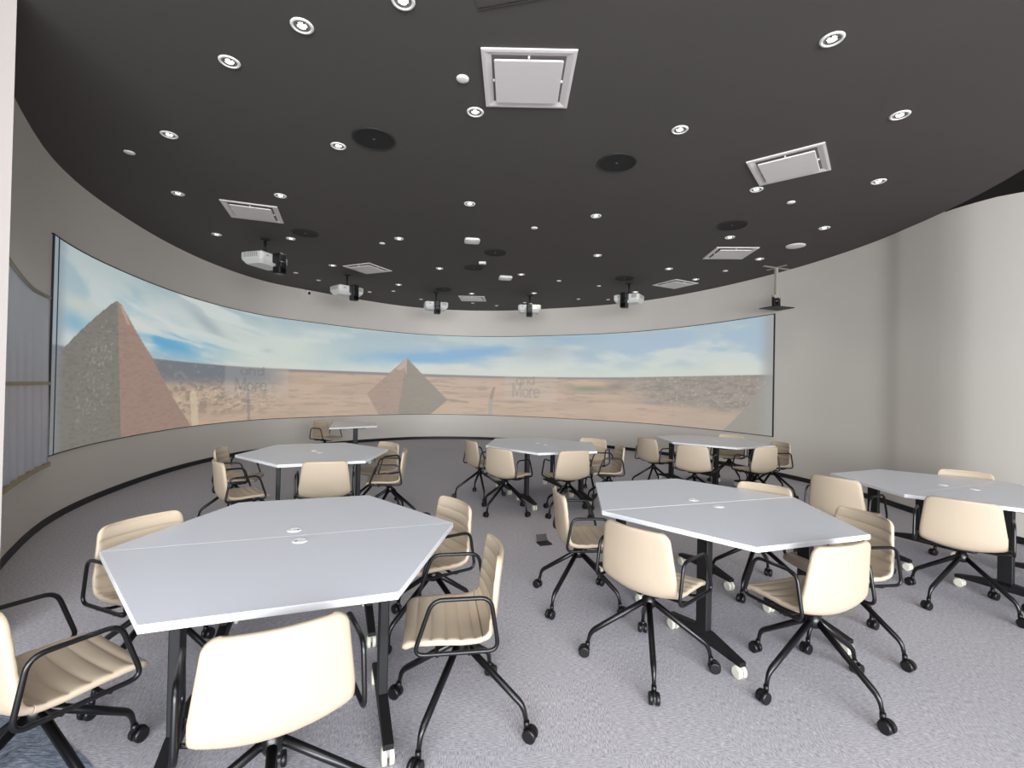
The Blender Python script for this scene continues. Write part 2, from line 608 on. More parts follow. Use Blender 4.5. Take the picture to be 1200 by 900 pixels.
    c2 = mixc(c2, (segdist(X, V * 160, 292, 0, 290, 46) < 1.8) * .6, (128, 122, 120))
    c2 = mixc(c2, (segdist(X, V * 160, 229, 0, 226, 40) < 4.0) * .8, (212, 194, 164))
    c2 = mixc(c2, (segdist(X, V * 160, 524, 30, 548, 25) < 2.0) * .6, (140, 124, 98))
    k = sstep(hz - .006, hz + .006, V)
    c = c2 * (1 - k[..., None]) + c * k[..., None]
    # --- pyramids
    st = fbm(X / 4.5, V * 120, 3, 71)
    for poly, base, dk in (
            ([(134, .815), (130, .805), (75, .514), (56, .40), (50, -.1), (143, -.1), (137, .5)], (124, 120, 113), (96, 93, 88)),
            ([(134, .815), (137, .5), (143, -.1), (229, -.1), (222, .03), (205, .2), (176, .51), (139, .80)], (158, 130, 116), (136, 110, 98)),
            ([(476, .70), (430, .25), (447, -.05), (466, -.05)], (168, 142, 126), (146, 124, 110)),
            ([(476, .70), (466, -.05), (500, -.05), (525, .18)], (142, 132, 118), (126, 118, 106)),
            ([(846, -.02), (878, .25), (893, .38), (912, .47), (912, -.1)], (152, 146, 136), (142, 136, 128))):
        ins = inpoly(X, V, poly).astype(float)
        c = mixc(c, ins, base)
        c = mixc(c, ins * sstep(.45, .72, st) * .42, dk)
    st2 = sstep(.66, .76, fbm(X / 2.2, V * 70, 2, 77)) * inpoly(X, V, [(120, .70), (92, .45), (84, .1), (125, .05), (130, .6)])
    c = mixc(c, st2 * .5, (176, 168, 152))
    cap = inpoly(X, V, [(476, .70), (463, .55), (469, .54), (474, .58), (475, .5), (476, .5)]).astype(float)
    c = mixc(c, cap * .8, (196, 172, 156))
    edge = (segdist(X, V * 160, 139, 126, 147, 112) < 1.6)
    c = mixc(c, edge * .7, (206, 168, 140))
    # --- faint overlaid panels with lettering
    for (x0, x1, v0, v1, words) in ((263, 338, .205, .505, (('and', 281, .425, 13.5, 14), ('More', 275, .275, 13.5, 20))),
                                    (592, 653, .195, .50, (('and', 605, .40, 10.5, 13), ('More', 601, .245, 11.5, 16)))):
        ins = ((X > x0) & (X < x1) & (V > v0) & (V < v1)).astype(float)
        c = mixc(c, ins * .28, (196, 190, 184))
        for w, wx, wv, sx, sy in words:
            ls, adv = strokes(w)
            d = np.full(X.shape, 99.)
            H_ = 165.0 if x0 < 400 else 96.0
            for l in ls:
                for (a1, b1), (a2, b2) in zip(l[:-1], l[1:]):
                    d = np.minimum(d, segdist(X, V * H_, wx + a1 * sx, wv * H_ + b1 * sy, wx + a2 * sx, wv * H_ + b2 * sy))
            c = mixc(c, ins * sstep(1.3, .5, d) * (.42 if x0 < 400 else .28), (92, 90, 94))
    # the two ends of the blended projection fade to the wall
    c = mixc(c, sstep(76, 62, X) * .55, (132, 142, 154))
    c = mixc(c, sstep(886, 904, X) * .8, (156, 158, 156))
    return c


AZ0, AZ1, ZB, ZT = -44.4, 28.95, 0.728, 3.03
NU, NV = 860, 170
Xs = np.linspace(600 + 554 * math.tan(R(AZ0)), 600 + 554 * math.tan(R(AZ1)), NU)
azs = np.degrees(np.arctan((Xs - 600) / 554))
plan = np.array([wall_pt(a, 0.014)[0] for a in azs])
vs_ = np.linspace(0, 1, NV)
XX, VV = np.meshgrid(Xs, vs_)
rgb = np.clip(picture(XX, VV), 0, 255) / 255.0
lin = np.where(rgb <= 0.04045, rgb / 12.92, ((rgb + 0.055) / 1.055) ** 2.4)
verts = np.zeros((NV, NU, 3))
verts[..., 0] = plan[:, 0]
verts[..., 1] = plan[:, 1]
verts[..., 2] = ZB + (ZT - ZB) * VV
idx = np.arange(NU * NV).reshape(NV, NU)
faces = np.stack([idx[:-1, :-1], idx[:-1, 1:], idx[1:, 1:], idx[1:, :-1]], -1).reshape(-1, 4)
me = bpy.data.meshes.new('picture')
me.from_pydata(verts.reshape(-1, 3).tolist(), [], faces.tolist())
at = me.color_attributes.new('picture', 'FLOAT_COLOR', 'POINT')
at.data.foreach_set('color', np.concatenate([lin, np.ones((NV, NU, 1))], -1).astype(np.float32).ravel())
me.materials.append(MATS['projected_picture'])
me.polygons.foreach_set('use_smooth', [True] * len(faces))
scr = empty('projection_screen', (float(plan[NU // 2, 0]), float(plan[NU // 2, 1]), 0))
tag(scr, 'wide curved projection on the wall showing desert pyramids under a cloudy sky', 'screen')
po = bpy.data.objects.new('picture', me)
col.objects.link(po)
po.parent = scr
po.matrix_parent_inverse = scr.matrix_basis.inverted()


def wall_band(name, a0, a1, z0, z1, m, off0, off1, parent=None, n=60):
    """thin band lying on the curved wall"""
    az = np.linspace(a0, a1, n)
    A = [wall_pt(a, off1)[0] for a in az]
    B = [wall_pt(a, off0)[0] for a in az]
    mb = MB()
    vs = [(p[0], p[1], z0) for p in A] + [(p[0], p[1], z1) for p in A] + [(p[0], p[1], z0) for p in B] + [(p[0], p[1], z1) for p in B]
    fs = [(j, j + 1, n + j + 1, n + j) for j in range(n - 1)] + [(2 * n + j + 1, 2 * n + j, 3 * n + j, 3 * n + j + 1) for j in range(n - 1)]
    fs += [(n + j, n + j + 1, 3 * n + j + 1, 3 * n + j) for j in range(n - 1)] + [(j + 1, j, 2 * n + j, 2 * n + j + 1) for j in range(n - 1)]
    fs += [(0, n, 3 * n, 2 * n), (n - 1, 3 * n - 1, 4 * n - 1, 2 * n - 1)]
    mb.add(vs, fs, m)
    o = mb.build(name, parent)
    if parent is not None:
        o.matrix_parent_inverse = parent.matrix_basis.inverted()
    return o


wall_band('border', AZ0 - .12, AZ1 + .1, ZT, ZT + 0.013, 'screen_border', 0.001, 0.019, scr, 160)
wall_band('border', AZ0 - .12, AZ1 + .1, ZB - 0.012, ZB, 'screen_border', 0.001, 0.019, scr, 160)
wall_band('border', AZ0 - .05, AZ0, ZB - 0.012, ZT + 0.013, 'screen_border', 0.001, 0.0155, scr, 3)
wall_band('border', AZ0 + .24, AZ0 + .30, ZB, ZT, 'screen_border', 0.0145, 0.017, scr, 3)
wall_band('border', AZ1, AZ1 + .09, ZB - 0.012, ZT + 0.013, 'screen_border', 0.001, 0.019, scr, 3)

# ------------------------------------------------------------------ masking film taped on the wall left of the screen
na, nz = 50, 60
azf = np.linspace(-48.6, -44.62, na)
vsf = []
for j in range(nz):
    v = j / (nz - 1)
    for i, a in enumerate(azf):
        top = 2.36 + 0.10 * max(0, (-45.6 - a) / 1.5) ** 1.3
        bot = 0.655
        z = bot + (top - bot) * v
        w = (1 - v) ** 1.2
        off = 0.012 + 0.010 * (1 + math.sin(i * 1.05 + 2.2 * v)) * (0.05 + w) + 0.006 * math.sin(i * 2.3 + 5 * v) * w + 0.006 * w
        p, _, _ = wall_pt(a, max(off, 0.006))
        vsf.append((p[0], p[1], z))
fsf = [(j * na + i, j * na + i + 1, (j + 1) * na + i + 1, (j + 1) * na + i) for j in range(nz - 1) for i in range(na - 1)]
film = MB().add(vsf, fsf, 'film', True).build('masking_film')
sol = film.modifiers.new('thickness', 'SOLIDIFY')
sol.thickness = 0.002
tag(film, 'grey masking film taped to the curved wall left of the screen', 'film')
for nm, zc, h in (('tape_strip', 1.482, 0.032), ('tape_strip', 0.648, 0.04)):
    wall_band(nm, -48.6, -44.55, zc - h / 2, zc + h / 2, 'tape', 0.003, 0.037 if zc > 1 else 0.05, film, 24)
# top tape follows the sagging top edge
tp = []
for a in azf:
    top = 2.36 + 0.10 * max(0, (-45.6 - a) / 1.5) ** 1.3
    p, _, _ = wall_pt(a, 0.028)
    tp.append((p[0], p[1], top))
mb = MB()
vs = [(x, y, z - 0.012) for x, y, z in tp] + [(x, y, z + 0.012) for x, y, z in tp]
mb.add(vs, [(i, i + 1, na + i + 1, na + i) for i in range(na - 1)], 'tape', True)
o = mb.build('tape_strip', film)
sol = o.modifiers.new('thickness', 'SOLIDIFY')
sol.thickness = 0.002


# ------------------------------------------------------------------ chair
def shell(prof, s0, s1, ns, nu, T, wfun, cup, groove, round0, round1, m, name, parent):
    """upholstered panel swept along a side profile, channel-stitched on its inner face"""
    P = np.array(prof, float)
    P = catmull([tuple(p) for p in P], 16)
    d = np.r_[0, np.cumsum(np.hypot(*np.diff(P, axis=0).T))]
    ss = np.linspace(s0 * d[-1], s1 * d[-1], ns)
    # denser sampling near the rounded ends
    ext = []
    if round0:
        ext += [ss[0] + round0 * (1 - math.cos(k * PI / 16)) for k in range(1, 8)]
    if round1:
        ext += [ss[-1] - round1 * (1 - math.cos(k * PI / 16)) for k in range(1, 8)]
    ss = np.sort(np.r_[ss, ext])
    y, z = np.interp(ss, d, P[:, 0]), np.interp(ss, d, P[:, 1])
    ty, tz = np.gradient(y, ss), np.gradient(z, ss)
    tl = np.hypot(ty, tz)
    ny, nz_ = tz / tl, -ty / tl               # points inwards (towards the sitter)
    A, B = [], []
    us = np.sin(np.linspace(-PI / 2, PI / 2, nu))
    for k, s in enumerate(ss):
        f = s / d[-1]
        w = wfun(f)
        for r_, e in ((round0, s - ss[0]), (round1, ss[-1] - s)):
            if r_ and e < r_:
                w -= r_ - math.sqrt(max(0, r_ * r_ - (r_ - e) ** 2))
        end = 1.0
        for r_, e in ((round0, s - ss[0]), (round1, ss[-1] - s)):
            if r_ and e < 0.018:
                end = min(end, 0.45 + 0.55 * math.sqrt(max(0, 1 - (1 - e / 0.018) ** 2)))
        ph = (s - ss[0]) / groove
        g = abs(math.sin(PI * ph)) ** 0.35
        cy, cz = cup(f)
        for u in us:
            edge = min(1.0, (1 - abs(u)) * w / 0.02)
            th = T * end * (0.45 + 0.55 * math.sqrt(max(0, 1 - (1 - edge) ** 2)))
            yy, zz = y[k] + cy * u * u, z[k] + cz * u * u
            gi = (1 - g) * 0.015 * min(1.0, (1 - abs(u)) * w / 0.03)
            A.append((u * w, yy + ny[k] * (th / 2 - gi), zz + nz_[k] * (th / 2 - gi)))
            B.append((u * w, yy - ny[k] * th / 2, zz - nz_[k] * th / 2))
    n = len(ss)
    o_ = n * nu
    fs = []
    for i in range(n - 1):
        for j in range(nu - 1):
            fs.append((i * nu + j, i * nu + j + 1, (i + 1) * nu + j + 1, (i + 1) * nu + j))
            fs.append((o_ + i * nu + j + 1, o_ + i * nu + j, o_ + (i + 1) * nu + j, o_ + (i + 1) * nu + j + 1))
        for j in (0, nu - 1):
            q = (i * nu + j, (i + 1) * nu + j, o_ + (i + 1) * nu + j, o_ + i * nu + j)
            fs.append(q if j == 0 else q[::-1])
    for i in (0, n - 1):
        for j in range(nu - 1):
            q = (i * nu + j, o_ + i * nu + j, o_ + i * nu + j + 1, i * nu + j + 1)
            fs.append(q if i == 0 else q[::-1])
    mb = MB()
    mb.add(A + B, fs, m, True)
    return mb.build(name, parent)


PROF = [(.250, .432), (.236, .450), (.205, .460), (.14, .459), (.05, .450), (-.03, .439), (-.085, .437), (-.122, .456),
        (-.143, .505), (-.153, .58), (-.160, .66), (-.168, .73), (-.178, .797)]
SPLIT = 0.475


def wf(f):
    return float(np.interp(f, [0, .1, .35, .5, .62, .8, 1.0], [.212, .218, .228, .234, .234, .220, .200]))


def cupf(f):
    k = float(np.interp(f, [0, .40, .62, 1.0], [0, 0, 1, 1]))
    return 0.032 * k, float(np.interp(f, [0, .15, .34, .48, .62, .8], [.004, .008, .022, .042, .030, 0]))


def make_chair():
    root = empty('swivel_chair', (0, 0, 0))
    shell(PROF, 0.0, SPLIT, 90, 15, .030, wf, cupf, .0625, .035, 0, 'cream_leather', 'seat', root)
    shell(PROF, SPLIT, 1.0, 84, 15, .028, wf, cupf, .0625, 0, .045, 'cream_leather', 'backrest', root)
    for sx in (-1, 1):
        x = sx * .262
        loop = [(x, .206, .446), (x, .134, .664), (x, -.104, .664), (x, -.142, .446)]
        pts = fillet(loop, .045, 6, True)
        MB().tube(pts, .0092, 'black_metal', 8, True).build('armrest', root)
    mb = MB()
    for yy in (.11, -.02):
        mb.tube(fillet([(-.262, yy, .440), (-.20, yy, .418), (.20, yy, .418), (.262, yy, .440)], .03, 4), .008, 'black_metal', 8)
    mb.rbox((0, .045, .410), (.17, .19, .022), 'black_metal', .03)
    mb.build('seat_frame', root)
    mb = MB()
    mb.lathe([(.030, .318), (.036, .330), (.036, .372), (.026, .380), (.024, .410)], 'black_metal', 18)
    mb.tube([(.02, .02, .405), (.13, .03, .405)], .006, 'black_metal', 6)
    mb.build('swivel_post', root)
    for k in range(4):
        mb = MB()
        path = fillet([(.02, 0, .352), (.318, 0, .142), (.334, 0, .072)], .035, 5)
        n = len(path)
        mb.tube(path, [.0165 - .006 * min(1, i / (n - 2)) for i in range(n)], 'black_metal', 10)
        leg = mb.build('leg', root)
        leg.rotation_euler = (0, 0, k * PI / 2)
        mb = MB()
        mb.lathe([(.013, .055), (.013, .082)], 'black_plastic', 10, (.334, 0, 0))
        ca = (.352, 0, .030)
        mb.lathe([(.024, -.027), (.030, -.023), (.030, -.008), (.026, -.006)], 'black_plastic', 18, ca, 'y')
        mb.lathe([(.026, .006), (.030, .008), (.030, .023), (.024, .027)], 'black_plastic', 18, ca, 'y')
        # hood over the twin wheel
        hv, hf = [], []
        for i in range(9):
            a = R(20 + i * 20)
            for yy in (-.0055, .0055):
                for rr in (.012, .034):
                    hv.append((ca[0] - rr * math.cos(a), yy, ca[2] + rr * math.sin(a)))
        for i in range(8):
            a, c_ = i * 4, i * 4 + 4
            hf += [(a, a + 1, c_ + 1, c_), (a + 2, c_ + 2, c_ + 3, a + 3), (a + 1, a + 3, c_ + 3, c_ + 1), (a, c_, c_ + 2, a + 2)]
        mb.add(hv, hf + [(0, 2, 3, 1), (32, 33, 35, 34)], 'black_plastic')
        mb.build('caster', leg)
    return root


CH = {}
chair0 = make_chair()
CHAIRS = [
    # key, x, y, yaw, base angle, label, group
    ('A1', -1.664, 1.688, -27.9, 10, 'cream armchair on casters cut off by the left edge of the photo', 'chairs at the front left table'),
    ('A2', -1.832, 2.49, -111.7, 14, 'cream swivel chair behind the left corner of the front left table, facing the camera', 'chairs at the front left table'),
    ('A3', -.766, 1.574, 30.9, -9, 'big cream chair back at the photo bottom, before the front left table', 'chairs at the front left table'),
    ('A4', -0.215, 2.201, 99.5, 58.099999999999994, 'cream chair seen side on at the right corner of the front left table', 'chairs at the front left table'),
    ('A5', -.471, 2.981, 126.5, 15, 'cream chair at the far right edge of the front left table, behind the side-on chair', 'chairs at the front left table'),
    ('B1', .505, 3.439, -85.3, 46.9, 'cream chair at the left tip of the table with the white seam, facing right', 'chairs at the front right table'),
    ('B2', .793, 2.667, -48.5, 37.5, 'cream chair, back to camera, at the seamed table left of its front black leg', 'chairs at the front right table'),
    ('B3', 1.603, 2.485, 20.8, 1, 'cream chair nearest the bottom right, back to camera below the front right tabletop', 'chairs at the front right table'),
    ('B4', 2.088, 2.965, 97.0, -161, 'cream chair at the right tip of the seamed table, half hidden by another', 'chairs at the front right table'),
    ('B5', 1.945, 3.725, 133.0, 4, 'cream chair top peeping over the far right edge of the seamed table', 'chairs at the front right table'),
    ('C1', -3.1, 5.33, -76, 26, 'shaded chair at the far left corner of the left middle table, close to the wall', 'chairs at the left middle table'),
    ('C2', -2.619, 4.521, -47, 40, 'cream chair facing right before the shaded chair, left of the left middle table', 'chairs at the left middle table'),
    ('C3', -1.818, 4.667, 19.3, 0, 'cream chair, back to camera, centred in front of the left middle table', 'chairs at the left middle table'),
    ('C4', -1.371, 5.413, 101.1, 65, 'cream chair seen side on at the right end of the left middle table', 'chairs at the left middle table'),
    ('C5', -1.67, 6.02, 142, 10, 'small cream chair facing the camera behind the left middle table, right corner', 'chairs at the left middle table'),
    ('D1', -.426, 6.623, -61.3, -103.2, 'leftmost cream chair of the centre back table, on open carpet', 'chairs at the centre back table'),
    ('D2', -.053, 5.877, -38.7, 179.4, 'cream chair, back to camera, at the left front edge of the centre back table', 'chairs at the centre back table'),
    ('D3', 0.715, 5.841, 21.5, 202.5, 'cream chair, back to camera, at the right front edge of the centre back table', 'chairs at the centre back table'),
    ('D4', 1.18, 7.02, 155, 26, 'cream chair peeping over the far right corner of the centre back table', 'chairs at the centre back table'),
    ('D5', 1.305, 6.269, 92.5, 40, 'cream chair facing left, rightmost at the centre back table', 'chairs at the centre back table'),
    ('E1', 2.238, 7.412, -61.9, 30, 'leftmost cream chair at the table below the right end of the screen', 'chairs at the right back table'),
    ('E2', 2.579, 6.624, -33.7, 10, 'cream chair back to camera below the left front edge of the right back table', 'chairs at the right back table'),
    ('E3', 3.472, 6.654, 19.4, 5, 'cream chair back to camera below the right corner of the right back table', 'chairs at the right back table'),
    ('E4', 3.95, 7.15, 98.8, 25, 'shaded chair facing left against the wall, right end of the right back table', 'chairs at the right back table'),
    ('E5', 3.78, 8.18, 145, 40, 'shaded chair peeping over the far edge of the right back table under the screen', 'chairs at the right back table'),
    ('F1', 3.036, 4.316, -60, 20, 'cream chair, back to camera, at the left tip of the right wall table', 'chairs at the right wall table'),
    ('F2', 3.359, 3.513, -44.9, 150.5, 'cream chair, back to camera, before the long edge of the right wall table', 'chairs at the right wall table'),
    ('F4', 4.464, 4.626, 141.5, 44, 'cream chair top peeping over the right wall table, next to the plain wall', 'chairs at the right wall table'),
    ('F5', 4.07, 3.33, 20, 150, 'chair almost wholly cut off by the right edge of the photo', 'chairs at the right wall table'),
    ('G1', -3.75, 9.54, -112, 20, 'small shaded chair alone at the far table by the screen wall', None),
]
for i, (k, x, y, yaw, base, lab, grp) in enumerate(CHAIRS):
    c = chair0 if i == 0 else copy_tree(chair0)
    c.location = (x, y, 0)
    c.rotation_euler = (0, 0, R(yaw))
    legs = [ch for ch in c.children if ch.name.startswith('leg')]
    for j, lg in enumerate(legs):
        lg.rotation_euler = (0, 0, R(base) + j * PI / 2)
    tag(c, lab, 'chair', grp)

# ------------------------------------------------------------------ trapezoid tables (two make a hexagon)
TS, TD, TH = .832, .848, .413      # half long side, depth, half short side


def make_table():
    root = empty('trapezoid_table', (0, 0, 0))
    g = .0006
    outer = [(-TS + .003, -g), (-TH, -TD), (TH, -TD), (TS - .003, -g)]
    cx, cy = 0, -TD * .42

    def inset(d):
        out = []
        P = [Vector((x, y, 0)) for x, y in outer]
        n = 4
        for i in range(n):
            a, b_, c_ = P[i - 1], P[i], P[(i + 1) % n]
            e1, e2 = (b_ - a).normalized(), (c_ - b_).normalized()
            n1, n2 = Vector((-e1.y, e1.x, 0)), Vector((-e2.y, e2.x, 0))
            k = (n1 + n2) / (1 + n1.dot(n2))
            q = b_ + k * d
            out.append((q.x, q.y))
        return out
    o2, o3 = inset(.003), inset(.0006)
    mb = MB()
    p0 = inset(.0016)
    n = 4
    mb.add([(x, y, .74) for x, y in p0], [(0, 1, 2, 3)], 'table_white')
    mb.add([(x, y, .712) for x, y in o3], [(3, 2, 1, 0)], 'table_white')
    mb.build('tabletop', root)
    mb = MB()
    rings = [(inset(.0016), .74), (inset(.0005), .7392), (outer, .7370), (outer, .7140), (o3, .712)]
    vs = [(x, y, z) for r_, z in rings for x, y in r_]
    fs = []
    for i in range(len(rings) - 1):
        for j in range(n):
            kx = (j + 1) % n
            fs.append((i * n + kx, i * n + j, (i + 1) * n + j, (i + 1) * n + kx))
    # the narrow ease along the seam side is laminate, the rest is the white banding
    seam = [f for q, f in enumerate(fs) if q % n == 3 and q // n == 0]
    mb.add(vs, [f[::-1] for f in fs if f not in seam], 'edge_white')
    mb.add(vs, [f[::-1] for f in seam], 'table_white')
    mb.build('edge_band', root)
    mb = MB()
    mb.lathe([(.001, .7405), (.022, .7405), (.024, .7425)], 'grommet_shade', 24, (.02, -.10, 0))
    mb.lathe([(.024, .7425), (.026, .7445), (.034, .7440), (.038, .7402)], 'grommet_white', 24, (.02, -.10, 0), capb=False, capt=False)
    mb.box((.02 + .006, -.10, .7432), (.040, .026, .002), 'grommet_white')
    mb.build('cable_grommet', root)
    mb = MB()
    mb.box((0, -.44, .699), (.86, .045, .020), 'black_matte')
    mb.build('crossbeam', root)
    for sx in (-1, 1):
        x = sx * .40
        mb = MB()
        mb.rbox((x, -.455, .40), (.042, .088, .576), 'black_matte', .006)
        mb.box((x, -.455, .700), (.07, .36, .022), 'black_matte')
        leg = mb.build('leg', root)
        # foot bar: deeper at the column, running down to both ends
        prof = [(-.30, .074), (.30, .074), (.30, .096), (.06, .140), (-.06, .140), (-.30, .096)]
        vs = [(x + e * .021, -.455 + a, z) for e in (-1, 1) for a, z in prof]
        fs = [tuple(range(5, -1, -1)), tuple(range(6, 12))] + [(j, (j + 1) % 6, 6 + (j + 1) % 6, 6 + j) for j in range(6)]
        MB().add(vs, fs, 'black_matte').build('foot_bar', leg)
        for e in (-1, 1):
            mb = MB()
            o_ = (x, -.455 + e * .275, .036)
            mb.lathe([(.010, .030), (.010, .048)], 'black_matte', 10, (o_[0], o_[1], .03))
            mb.lathe([(.026, -.026), (.0355, -.022), (.0355, -.007), (.030, -.005)], 'white_wheel', 18, o_, 'x')
            mb.lathe([(.030, .005), (.0355, .007), (.0355, .022), (.026, .026)], 'white_wheel', 18, o_, 'x')
            mb.box((o_[0], o_[1], .052), (.009, .030, .034), 'grommet_shade')
            mb.build('caster', leg)
    return root


tab0 = make_table()
TABLES = [
    ('A', -1.102, 2.469, 20.5, 'nearest half of the front left hexagon, its legs reaching the photo bottom',
     'farther half of the front left hexagon'),
    ('B', 1.394, 3.372, 18.7, 'half in front of the white seam of the front right table group',
     'half behind the white seam of the front right table group'),
    ('C', -2.265, 5.535, 26.4, 'nearer half of the left middle group, behind the front left table',
     'farther half of the left middle group, before the far single table'),
    ('D', .436, 6.764, 20.3, 'nearer half of the centre back group, facing the middle of the screen',
     'farther half of the centre back group, next to the screen wall'),
    ('E', 3.278, 7.768, 25.7, 'nearer half of the group below the right end of the screen',
     'farther half of the group below the right end of the screen'),
    ('F', 3.95, 4.17, 24.0, 'nearer half of the group along the plain right wall',
     'farther half of the group along the plain right wall'),
]
first = True
for k, x, y, a, l1, l2 in TABLES:
    for h in (0, 1):
        tb = tab0 if first else copy_tree(tab0)
        first = False
        gp = .0035 if k == 'B' else 0.0
        sg = -1 if h else 1
        tb.location = (x + sg * gp * math.sin(R(a)), y - sg * gp * math.cos(R(a)), 0)
        tb.rotation_euler = (0, 0, R(a) + h * PI)
        tag(tb, 'white trapezoid table, ' + (l2 if h else l1), 'table', 'white trapezoid tables pushed together into hexagons')
tb = copy_tree(tab0)
tb.location = (-3.56, 9.38, 0)
tb.rotation_euler = (0, 0, R(108))
tag(tb, 'single white table far back beside the small shaded chair, left of the screen middle', 'table')

# floor socket
mb = MB()
fs_ = empty('floor_socket', (.35, 4.68, 0), R(20))
mb.rbox((0, 0, .008), (.13, .11, .014), 'black_plastic', .01)
mb.build('socket_frame', fs_)
mb = MB()
mb.add([(-.055, .045, .015), (.055, .045, .015), (.055, .075, .075), (-.055, .075, .075), (-.055, .051, .013), (.055, .051, .013), (.055, .081, .073), (-.055, .081, .073)],
       [(0, 1, 2, 3), (7, 6, 5, 4), (0, 4, 5, 1), (1, 5, 6, 2), (2, 6, 7, 3), (3, 7, 4, 0)], 'steel')
mb.build('lid', fs_)
tag(fs_, 'small black floor socket with raised lid on open carpet beside the seamed table', 'socket')


# ------------------------------------------------------------------ ceiling fittings
def make_downlight():
    root = empty('downlight', (0, 0, 0))
    mb = MB()
    mb.lathe([(.050, -.002), (.053, -.008), (.066, -.008), (.071, -.0005)], 'ring_white', 28, capb=False, capt=False)
    mb.build('trim_ring', root)
    mb = MB()
    mb.lathe([(.052, -.004), (.046, -.0015), (.036, -.0012), (.030, -.0010)], 'reflector', 28, capb=False, capt=False)
    for sx in (-1, 1):
        mb.box((sx * .020, 0, -.003), (.010, .050, .0035), 'black_matte')
    mb.build('reflector', root)
    MB().lathe([(.031, -.0012), (.024, -.006), (.010, -.008)], 'lamp_glow', 20, capb=False).build('lamp_lens', root)
    return root


DL = [(-1.38, 2.98, 'white downlight near the top left, nearest the camera on that side'),
      (-2.05, 3.33, 'white downlight second from top left, chrome fins showing'),
      (-3.21, 4.34, 'white downlight in the dark left ceiling beside the plain white dot'),
      (-1.7, 4.48, 'white downlight just left of the nearest left black speaker'),
      (-4.09, 5.7, 'white downlight nearest the curved left wall, left of the square left vent'),
      (-2.85, 5.7, 'white downlight just right of the square left vent'),
      (-0.69, 2.77, 'white downlight cut by the top edge of the photo'),
      (2.0, 3.0, 'large white downlight near the top right, nearest the camera there'),
      (3.09, 3.8, 'white downlight at right, above and right of the tilted right vent'),
      (1.41, 4.08, 'white downlight above right of the nearest right black speaker'),
      (3.84, 4.99, 'white downlight at right below the tilted right vent, towards the plain wall'),
      (2.68, 5.25, 'white downlight touching the lower corner of the tilted right vent'),
      (-0.35, 3.88, 'white downlight at the lower left corner of the big near vent'),
      (-0.57, 5.83, 'white downlight alone in the ceiling centre, above the square white wireless unit'),
      (1.05, 6.15, 'white downlight below the nearest right black speaker'),
      (4.21, 6.42, 'white downlight above the large plain white disc at right'),
      (3.14, 6.89, 'white downlight just below the right far black speaker'),
      (4.14, 7.97, 'white downlight right of the flat right vent, towards the camera pole'),
      (-4.59, 7.25, 'white downlight left of the nearest projector, by the left wall'),
      (-3.51, 7.38, 'white downlight between the nearest projector and the left black speaker'),
      (-3.47, 9.0, 'white downlight left of the diamond-shaped left vent'),
      (-1.79, 7.27, 'white downlight left of centre, right of a tiny white dot and above the diamond vent'),
      (-1.44, 9.06, 'white downlight right of the diamond vent, above the third projector'),
      (0.14, 9.4, 'white downlight just right of the second white wireless unit'),
      (2.86, 8.73, 'white downlight above the diamond-shaped right vent'),
      (1.4, 7.96, 'white downlight right of ceiling centre, above the fifth projector'),
      (3.66, 9.51, 'white downlight at the right tip of the diamond-shaped right vent'),
      (2.79, 10.84, 'white downlight right above the fifth projector body'),
      (-2.59, 10.59, 'white downlight between the second and third projectors'),
      (0.48, 11.22, 'white downlight right of the fourth projector pole'),
      (-1.02, 11.43, 'white downlight just above the small far vent')]
d0 = make_downlight()
for i, (x, y, lab) in enumerate(DL):
    d = d0 if i == 0 else copy_tree(d0)
    d.location = (x, y, DISC)
    tag(d, lab, 'downlight', 'recessed downlights in the black ceiling')

SN = [(-3.86, 4.69, 'plain white ceiling dot in the dark left ceiling, left of a downlight'),
      (-0.41, 3.46, 'plain white round sensor left of the big near vent'),
      (-2.12, 7.53, 'tiny white ceiling dot beside a downlight above the diamond-shaped left vent'),
      (0.27, 6.66, 'tiny white ceiling dot right of the square white wireless unit'),
      (3.26, 5.58, 'plain white ceiling dot below the tilted right vent'),
      (-4.47, 9.65, 'tiny white ceiling dot right of the nearest projector, upper of two'),
      (-4.27, 10.3, 'tiny white ceiling dot above the small wall camera'),
      (-3.51, 11.48, 'tiny white ceiling dot right of the second projector'),
      (-2.89, 11.32, 'tiny white ceiling dot under the downlight between second and third projectors'),
      (-2.42, 12.31, 'tiny white ceiling dot just left of the third projector'),
      (-1.1, 12.7, 'tiny white ceiling dot just below the small far vent'),
      (-0.47, 13.02, 'tiny white ceiling dot between small far vent and fourth projector, near the wall'),
      (0.29, 12.47, 'tiny white ceiling dot left of the fourth projector pole'),
      (0.94, 9.89, 'tiny white ceiling dot right of the second wireless unit and its downlight'),
      (1.62, 11.83, 'tiny white ceiling dot halfway between fourth and fifth projectors, near the wall'),
      (1.85, 10.29, 'tiny white ceiling dot left of the fifth projector mount'),
      (2.36, 11.82, 'tiny white ceiling dot at the left end of the fifth projector'),
      (3.93, 8.79, 'tiny white ceiling dot below the flat right vent')]
s0 = MB().lathe([(.047, -.0005), (.046, -.008), (.032, -.013), (.012, -.014)], 'sensor_white', 24, capb=False).build('ceiling_sensor')
for i, (x, y, lab) in enumerate(SN):
    d = s0 if i == 0 else copy_tree(s0)
    d.location = (x, y, DISC)
    tag(d, lab, 'sensor', 'small white dots on the black ceiling')
d = copy_tree(s0)
d.name = 'round_ceiling_panel'
d.location = (4.3, 7.22, DISC)
d.scale = (2.9, 2.9, 1.2)
tag(d, 'large plain white disc on the ceiling towards the right wall', 'ceiling panel')


